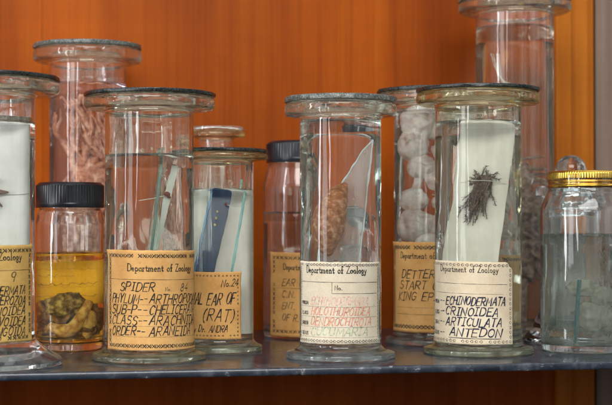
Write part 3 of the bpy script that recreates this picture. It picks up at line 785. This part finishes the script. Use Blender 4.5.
blob(bm, (.017, -.010, .020), (.011, .009, .015), .3, 120, 4, seed=5)
o = link('tissue_lump', bm, m_flesh); o.location = Ci; tag(o, 'pale pink curled tissue low in the amber jar, nearest the glass', 'specimen')
bm = bmesh.new(); blob(bm, (-.018, -.004, .030), (.013, .012, .014), .4, 130, 5, seed=11); blob(bm, (0, -.004, .014), (.026, .018, .010), .4, 120, 5, seed=31); tube(bm, smooth_path([(-.022, -.010, .02), (-.012, -.020, .026), (-.004, -.022, .022), (.004, -.020, .030)], 5), interp([.002, .004, .003, .0015], 5), 10); blob(bm, (.012, .010, .024), (.014, .012, .018), .3, 100, 4, seed=14)
blob(bm, (-.002, .008, .022), (.018, .012, .016), .3, 100, 4, seed=17)
o = link('tissue_lump', bm, m_mauve); o.location = Ci; tag(o, 'dark mauve tissue lump at the back of the amber jar', 'specimen')
Ls = Label(C_, .5, zat(302, 1.511), zat(256, 1.511) - zat(302, 1.511), 0, .0285 / .5, M['amber_paper'])
Ls.o.name = 'inner_label'; Ls.o.location = (0, .5 + .014, 0); 
rnd = random.Random(4)
for z, u0, u1, wd in ((.041, .004, .048, .0004), (.034, .006, .030, .0007), (.025, .004, .048, .0010), (.0215, .004, .046, .0004), (.010, .006, .047, .0008)):
    pts = []; u = u0
    while u < u1: pts.append((u, z + rnd.uniform(-.0014, .0014))); u += rnd.uniform(.0008, .002)
    Ls.stroke(pts, wd, 'lettering', 'faint')
Ls.done()

# D : glass slide, pale strip, bead
o = mount('mounted_specimen', D_, 0, 0, .0165, 'greenish slide and long pale strip with a tiny red bead, in the SPIDER jar', 'specimen', rz=facing(D_))
Ry = lambda a: Matrix.Rotation(a, 3, 'Y'); Rz = lambda a: Matrix.Rotation(a, 3, 'Z')
bm = bmesh.new(); box(bm, (.002, .004, .098), (.0022, .030, .196), Ry(R(5)) @ Rz(R(12)), bev=.0004); link('slide', bm, M['plate'], o, smooth=False)
m_edge = m_diff('green cut edge of glass', [(.3, (.05, .12, .09)), (.7, (.12, .24, .18))], scale=80, rough=.2)
bm = bmesh.new(); box(bm, (.002, -.0115, .098), (.0024, .0012, .194), Ry(R(5)), bev=.0003); link('slide_edge', bm, m_edge, o, smooth=False)
m_strip = m_diff('pale strip', [(.3, (.50, .50, .44)), (.7, (.66, .66, .6))], scale=60, rough=.5)
bm = bmesh.new(); box(bm, (.0020, .0, .0915), (.0058, .0012, .184), Ry(R(11)), bev=.0003); link('strip', bm, m_strip, o, smooth=False)
bm = bmesh.new(); blob(bm, (.0135, -.004, .153), (.0026, .0026, .0026), .2, 400, 3); blob(bm, (.0150, -.004, .150), (.0016, .0016, .0016), .2, 400, 2)
link('bead', bm, M['red'], o)
bm = bmesh.new(); tube(bm, smooth_path([(.0135, -.0045, .152), (.004, -.005, .149), (-.008, -.004, .1465)], 4), .00035, 6)
tube(bm, smooth_path([(.0135, -.0045, .154), (.013, -.004, .164), (.011, -.003, .172)], 4), .0003, 6); link('thread', bm, M['thread'], o)

# E : dark blue plate, white plate, clear slide
o = mount('mounted_specimen', E_, 0, 0, .0165, 'dark blue plate with yellow specks leaning on a white plate, in the rat ear jar', 'specimen', rz=facing(E_))
m_blue = m_diff('dark blue plate', [(.3, (.002, .022, .075)), (.7, (.005, .045, .13))], scale=30, rough=.25)
bm = bmesh.new(); box(bm, (.002, .012, .078), (.052, .0015, .156), bev=.0003); link('white_plate', bm, M['white'], o, smooth=False)
bm = bmesh.new(); box(bm, (-.0065, -.006, .102), (.0165, .002, .110), Ry(R(10)), bev=.0003); link('blue_plate', bm, m_blue, o, smooth=False)
m_cyan = m_diff('bright blue edge', [(.3, (.02, .16, .36)), (.7, (.05, .26, .5))], scale=50, rough=.3)
bm = bmesh.new(); box(bm, (-.0155, -.0066, .1035), (.0016, .0022, .108), Ry(R(10)), bev=.0002); link('plate_edge', bm, m_cyan, o, smooth=False)
m_yel = m_diff('small yellowish bone', [(.3, (.45, .36, .16)), (.7, (.65, .55, .3))], scale=200, rough=.6)
bm = bmesh.new()
for x, z in ((-.0015, .135), (-.0025, .128), (-.0035, .121)): blob(bm, (x, -.0076, z), (.0011, .0005, .0015), .3, 500, 2)
link('bone', bm, m_yel, o)
m_aqua = m_diff('aqua cut edge of glass', [(.3, (.16, .42, .42)), (.7, (.32, .62, .6))], scale=60, rough=.2)
bm = bmesh.new(); box(bm, (.0125, -.005, .084), (.0022, .0016, .166), Ry(R(8)), bev=.0003); link('slide_edge', bm, m_aqua, o, smooth=False)
bm = bmesh.new(); blob(bm, (.006, -.012, .142), (.0014, .0014, .0018), .2, 400, 2); link('bead', bm, M['red'], o)
bm = bmesh.new(); tube(bm, smooth_path([(.006, -.012, .142), (.013, -.010, .1395), (.021, -.004, .141)], 4), .0004, 6); link('thread', bm, M['thread'], o)

# F : brown lump
bm = bmesh.new(); blob(bm, (.006, 0, .045), (.016, .014, .040), .35, 80, 5, seed=21); blob(bm, (.010, -.004, .085), (.010, .009, .02), .3, 100, 4, seed=25)
o = link('tissue_lump', bm, m_mauve); o.location = (F_.location.x, F_.location.y, .010)
tag(o, 'dull brown tissue standing in the rear black-capped jar with the orange label', 'specimen')

# G : sea cucumber on a glass plate
o = mount('mounted_specimen', G_, 0, 0, .0165, 'brown tapered sea cucumber tied to a leaning glass plate', 'specimen', rz=facing(G_))
bm = bmesh.new()
pts = [(-.024, 0), (.006, 0), (.0255, .208), (.0175, .198), (-.006, .150), (-.016, .10)]
vs = [[bm.verts.new((x, y, z)) for x, z in pts] for y in (.001, .003)]
bm.faces.new(vs[0]); bm.faces.new(list(reversed(vs[1])))
for i in range(6): bm.faces.new((vs[0][(i+1) % 6], vs[0][i], vs[1][i], vs[1][(i+1) % 6]))
bmesh.ops.recalc_face_normals(bm, faces=bm.faces[:]); link('plate', bm, M['hazy_plate'], o, smooth=False)
m_paleedge = m_diff('pale cut edge of glass', [(.3, (.5, .56, .53)), (.7, (.72, .77, .74))], scale=60, rough=.2)
bm = bmesh.new(); tube(bm, [(.006, .0008, 0), (.0255, .0008, .208)], .0008, 4); tube(bm, [(.0255, .0008, .208), (.0175, .0008, .198), (-.006, .0008, .150), (-.016, .0008, .10), (-.024, .0008, 0)], .0007, 4); link('plate_edge', bm, m_paleedge, o, smooth=False)
m_cuc = m_diff('brown warty skin', [(.3, (.20, .062, .020)), (.52, (.44, .155, .05)), (.76, (.76, .50, .32))], scale=200, rough=.5, bump=.35, dist=.001)
bm = bmesh.new()
path = smooth_path([(-.0098, -.010, .088), (-.0112, -.0125, .099), (-.0114, -.0148, .114), (-.0088, -.0142, .131), (-.0032, -.0110, .149), (.0012, -.0080, .158), (.0040, -.007, .164)], 8)
tube(bm, path, interp([.0020, .0095, .0150, .0142, .0100, .0056, .0010], 8), 40)
for v in bm.verts:
    k = noise.noise(v.co * 480) + .5 * noise.noise(v.co * 900)
    v.co += (v.co - Vector((-.004, -.009, v.co.z))).normalized() * .0005 * k
link('sea_cucumber', bm, m_cuc, o)
bm = bmesh.new(); tube(bm, smooth_path([(-.010, -.0195, .140), (0, -.0200, .137), (.014, -.004, .139)], 5), .0003, 6); link('thread', bm, M['thread'], o)
bm = bmesh.new(); 
for x, z in ((-.004, .0835), (-.0015, .0815), (-.005, .080)): blob(bm, (x, -.006, z), (.0016, .0014, .0012), .4, 500, 2)
link('knot', bm, m_mauve, o)

# H : crinoid on white card
o = mount('mounted_specimen', H_, 0, .002, .0165, 'dark brown feathery specimen tied to a leaning white card', 'specimen', rz=facing(H_))
bm = bmesh.new()
pts = [(-.036, 0), (.006, 0), (.0300, .2280), (-.0125, .2265), (-.019, .150), (-.030, .06)]
vs = [[bm.verts.new((x, y, z)) for x, z in pts] for y in (.004, .0055)]
bm.faces.new(vs[0]); bm.faces.new(list(reversed(vs[1])))
for i in range(len(pts)): j = (i + 1) % len(pts); bm.faces.new((vs[0][j], vs[0][i], vs[1][i], vs[1][j]))
bmesh.ops.recalc_face_normals(bm, faces=bm.faces[:]); link('card', bm, M['warmwhite'], o, smooth=False)
m_cri = m_diff('dark brown plumes', [(.3, (.04, .022, .014)), (.5, (.10, .06, .042)), (.7, (.24, .16, .115))], scale=300, rough=.6)
bm = bmesh.new(); rnd = random.Random(11)
cc = Vector((.0055, -.001, .171))
for k in range(50):
    if k < 36: a = R(-106 + rnd.uniform(-7, 9)); ln = rnd.uniform(.018, .052); st = cc + Vector((rnd.uniform(-.0055, .0055), rnd.uniform(-.002, .002), rnd.uniform(-.004, .004)))
    else: a = R(rnd.choice([175, 195, 215, 235, 10, -15, -40, 75, 110, 45]) + rnd.uniform(-14, 14)); ln = rnd.uniform(.008, .017); st = cc + Vector((rnd.uniform(-.004, .004), rnd.uniform(-.002, .002), rnd.uniform(-.006, .004)))
    pts = [st]
    for q in range(6):
        a += rnd.uniform(-.16, .16)
        p_ = pts[-1] + Vector((math.cos(a) * (1 if k >= 36 else .9), rnd.uniform(-.15, .08), math.sin(a))) * ln / 6
        p_.y = min(max(p_.y, -.006), .002); pts.append(p_)
    sp = smooth_path(pts, 3)
    tube(bm, sp, [.0008 * (1 - .6 * i / len(sp)) for i in range(len(sp))], 5)
    for i in range(1, len(sp) - 1):
        t = (sp[i+1] - sp[i-1]).normalized(); nn = Vector((-t.z, 0, t.x))
        for s_ in (-1, 1):
            if rnd.random() < .35: continue
            e = sp[i] + (nn * s_ * rnd.uniform(.4, 1) + t * rnd.uniform(.4, 1.2) + Vector((0, rnd.uniform(-.4, .2), 0))) * rnd.uniform(.0012, .0026)
            tube(bm, [sp[i], e], [.00032, .00015], 4)
blob(bm, cc, (.0045, .0025, .004), .3, 400, 3)
link('crinoid', bm, m_cri, o)
bm = bmesh.new(); tube(bm, smooth_path([(-.0125, .0036, .168), (-.002, -.0032, .169), (.010, -.0032, .1685), (.0215, .0036, .166)], 4), .00035, 6); link('thread', bm, M['thread'], o)

# I : chain of embryos
m_emb = m_diff('pale pink embryo', [(.28, (.50, .32, .26)), (.44, (.76, .60, .52)), (.64, (.86, .79, .71))], scale=85, rough=.4, bump=.2, dist=.001)
bm = bmesh.new()
def beads(path, radii):
    sp = smooth_path(path, 4); n = len(sp)
    out = []
    rr = []
    for i in range(len(path) - 1):
        for k in range(4):
            t = k / 4; r0, r1 = radii[i], radii[i+1]; s = r0 + (r1 - r0) * t
            rr.append(s * 1.0)
    rr.append(radii[-1])
    tube(bm, sp, [.004] * n, 10)
    for q, r_ in zip(path, radii):
        blob(bm, q, (r_, r_ * .92, r_ * 1.03), .2, 55, 5, seed=q[2] * 100)
        q2 = Vector(q) + Vector((random.uniform(-.5, .5), -.55, random.uniform(-.5, .5))) * r_; blob(bm, q2, (r_ * .5, r_ * .45, r_ * .38), .4, 170, 4, seed=q[2] * 300)
        tube(bm, smooth_path([Vector(q) + Vector((-r_, -r_ * .3, r_ * .5)), Vector(q) + Vector((0, -r_ * 1.02, .1 * r_)), Vector(q) + Vector((r_ * .9, -r_ * .3, -.5 * r_))], 4), .0007, 6)
_b = beads
def beads(path, radii): _b([(x, y, .105 + (z - .10) * 1.44) for x, y, z in path], [q * (1.34 + .22 * math.sin(z * 170)) for q, (x, y, z) in zip(radii, path)])
beads([(.002, -.006, .206), (-.013, -.004, .196), (-.019, -.004, .176), (-.012, -.006, .160), (-.019, -.004, .134), (-.018, -.006, .114), (-.006, -.008, .098)], [.012, .012, .0145, .008, .0115, .0125, .0105])
beads([(.004, -.004, .190), (.008, -.006, .172), (.002, -.008, .150), (.012, -.006, .133), (.004, -.004, .112)], [.008, .009, .008, .012, .010])
beads([(.020, .008, .200), (.022, .010, .165), (.016, .012, .130), (.022, .008, .100), (-.004, .014, .06)], [.011, .012, .010, .012, .013])
o = link('embryo_chain', bm, m_emb); o.location = (I_.location.x, I_.location.y, .012); tag(o, 'chain of pale pink round embryos hanging in the jar behind the ANTEDON jar', 'specimen')

# J : thread loops and brown feathery specimen
bm = bmesh.new()
for k in range(4):
    a = k * .8
    tube(bm, smooth_path([(-.026 + .003*k, -.01, zat(52, 1.708)), (-.020 + .002*k, -.012, zat(70 + 3*k, 1.708)), (-.010 + .004*k, -.012, zat(84, 1.708)), (.004 + .003*k, -.010, zat(92 + 3*k, 1.708))], 6), .00045, 6)
o = link('thread_loops', bm, M['thread']); o.location = (J_.location.x, J_.location.y, 0); tag(o, 'loose white threads hanging near the top of the tallest rear jar', 'thread')
bm = bmesh.new(); rnd = random.Random(3)
m_feather = m_diff('brown feathery tissue', [(.3, (.10, .06, .045)), (.5, (.24, .16, .12)), (.7, (.46, .36, .29))], scale=150, rough=.6)
blob(bm, (-.004, -.004, .150), (.018, .016, .045), .5, 120, 5, seed=41); blob(bm, (.012, .002, .10), (.018, .016, .05), .5, 120, 5, seed=44)
for k in range(60):
    b = Vector((rnd.uniform(-.01, .008), rnd.uniform(-.01, .01), rnd.uniform(.06, .19)))
    a = rnd.uniform(0, 6.28); pts = [b]
    dv = Vector((math.cos(a), math.sin(a) * .6, rnd.uniform(.1, .9)))
    for q in range(5):
        dv = (dv + Vector((rnd.uniform(-.5, .5), rnd.uniform(-.3, .3), rnd.uniform(-.5, .3)))).normalized(); p_ = pts[-1] + dv * .009
        rr = math.hypot(p_.x, p_.y)
        if rr > .034: p_.x *= .034 / rr; p_.y *= .034 / rr
        pts.append(p_)
    tube(bm, smooth_path(pts, 4), interp([.0035, .003, .0022, .0018, .0013, .0006], 4), 7)
tube(bm, smooth_path([(0, 0, 0), (.002, 0, .08), (-.002, 0, .2)], 8), interp([.010, .009, .004], 8), 12)
o = link('feathery_specimen', bm, m_feather); o.location = (J_.location.x, J_.location.y, .016); tag(o, 'brown feathery specimen low in the tallest rear jar', 'specimen')

# K : pale lumps and a teal rod
m_jelly = m_diff('pale jelly', [(.3, (.30, .29, .22)), (.55, (.48, .46, .36)), (.75, (.66, .62, .50))], scale=80, rough=.35, bump=.3, dist=.001)
bm = bmesh.new()
for c, s, sd in (((.006, .002, .030), (.013, .012, .016), 1), ((.014, -.002, .052), (.010, .009, .012), 4), ((-.002, .006, .062), (.012, .010, .010), 7), ((.018, .006, .026), (.010, .010, .014), 9)): blob(bm, c, s, .35, 110, 4, seed=sd)
o = link('tissue_lump', bm, m_jelly); o.location = (K_.location.x, K_.location.y, .009); tag(o, 'pale jelly-like tissue in the gold-lidded jar', 'specimen')
m_teal = m_diff('teal rod', [(.3, (.02, .12, .14)), (.7, (.05, .22, .24))], scale=100, rough=.3)
bm = bmesh.new(); tube(bm, [(-.012, -.012, 0), (-.009, -.010, .05), (-.007, -.008, .070)], .0016, 12); o = link('rod', bm, m_teal); o.location = (K_.location.x, K_.location.y, .0095); tag(o, 'thin teal rod standing in the gold-lidded jar', 'rod')

# ------------------------------------------------------------------ camera
cam = bpy.data.cameras.new('camera'); co = bpy.data.objects.new('camera', cam); COL.objects.link(co)
co.location = (0, 0, EYE)
cam.sensor_width = 36; cam.lens = F / 612 * 36
co.rotation_euler = (math.pi / 2 + math.atan((HOR - 202.5) / F), 0, 0)
cam.clip_start = .05; cam.clip_end = 50
cam.dof.use_dof = True; cam.dof.focus_distance = 1.39; cam.dof.aperture_fstop = 8.0
scene.camera = co

# ------------------------------------------------------------------ light
def area(name, loc, target, sx, sy, power, col):
    l = bpy.data.lights.new(name, 'AREA'); l.shape = 'RECTANGLE'; l.size = sx; l.size_y = sy; l.energy = power; l.color = col
    o = bpy.data.objects.new(name, l); COL.objects.link(o); o.location = loc
    o.rotation_euler = (Vector(target) - Vector(loc)).to_track_quat('-Z', 'Y').to_euler(); return o
# window panes down the room's left side, and a high broad window behind the camera
for y0, y1, z0, z1, ra in ((-1.60, -1.30, .10, 1.3, 7.0), (-.62, .10, .04, 1.3, 2.6), (.46, .60, .0, 1.1, 12.0)):
    area('window_pane', (-1.65, (y0 + y1) / 2, (z0 + z1) / 2), (0, (y0 + y1) / 2 + .1, (z0 + z1) / 2), y1 - y0, z1 - z0, ra * math.pi * (y1 - y0) * (z1 - z0), (.97, .99, 1.0))
area('front_window', (.0, -1.0, 1.75), (0, 1.5, .10), 2.2, 1.1, 5.6 * math.pi * 2.42, (1.0, .98, .94))
w = bpy.data.worlds.new('World'); scene.world = w; w.use_nodes = True
nt = w.node_tree; bg = nt.nodes['Background']
# a bright, uneven room: darker towards its floor, brighter upright patches (windows, pale walls, doorways) around it
tc = nt.nodes.new('ShaderNodeTexCoord'); sp = nt.nodes.new('ShaderNodeSeparateXYZ'); nt.links.new(tc.outputs['Generated'], sp.inputs[0])
mr = nt.nodes.new('ShaderNodeMapRange'); mr.inputs[1].default_value = -.30; mr.inputs[2].default_value = .30
nt.links.new(sp.outputs[2], mr.inputs[0])
r_ = ramp(nt, mr.outputs[0], [(0, (.035, .028, .022)), (.42, (.15, .145, .14)), (.6, (.80, .82, .83)), (1, (.95, .96, .96))])
mp = nt.nodes.new('ShaderNodeMapping'); mp.inputs['Scale'].default_value = (4.6, 4.6, .5); mp.inputs['Location'].default_value = (2.3, 5.1, 0)
nt.links.new(tc.outputs['Generated'], mp.inputs[0])
no = N(nt, 'ShaderNodeTexNoise', Scale=1.0, Detail=2.5, Roughness=.5); nt.links.new(mp.outputs[0], no.inputs['Vector'])
rb = ramp(nt, no.outputs[0], [(.38, (.07, .07, .075)), (.5, (.60, .60, .60)), (.62, (1.75, 1.77, 1.8))])
mx = N(nt, 'ShaderNodeMix', data_type='RGBA', blend_type='MULTIPLY'); mx.inputs[0].default_value = 1.0
nt.links.new(r_.outputs[0], mx.inputs[6]); nt.links.new(rb.outputs[0], mx.inputs[7])
nt.links.new(mx.outputs[2], bg.inputs[0]); bg.inputs[1].default_value = .75

scene.view_settings.view_transform = 'Standard'; scene.view_settings.look = 'None'; scene.view_settings.exposure = .68; scene.view_settings.gamma = 1
cy = scene.cycles
scene.render.engine = 'CYCLES'
cy.use_denoising = True
try: cy.denoiser = 'OPENIMAGEDENOISE'
except Exception: pass
cy.max_bounces = 28; cy.transmission_bounces = 26; cy.glossy_bounces = 8; cy.diffuse_bounces = 4; cy.transparent_max_bounces = 16
cy.caustics_reflective = True; cy.caustics_refractive = True; cy.blur_glossy = 0.0
cy.sample_clamp_indirect = 40.0
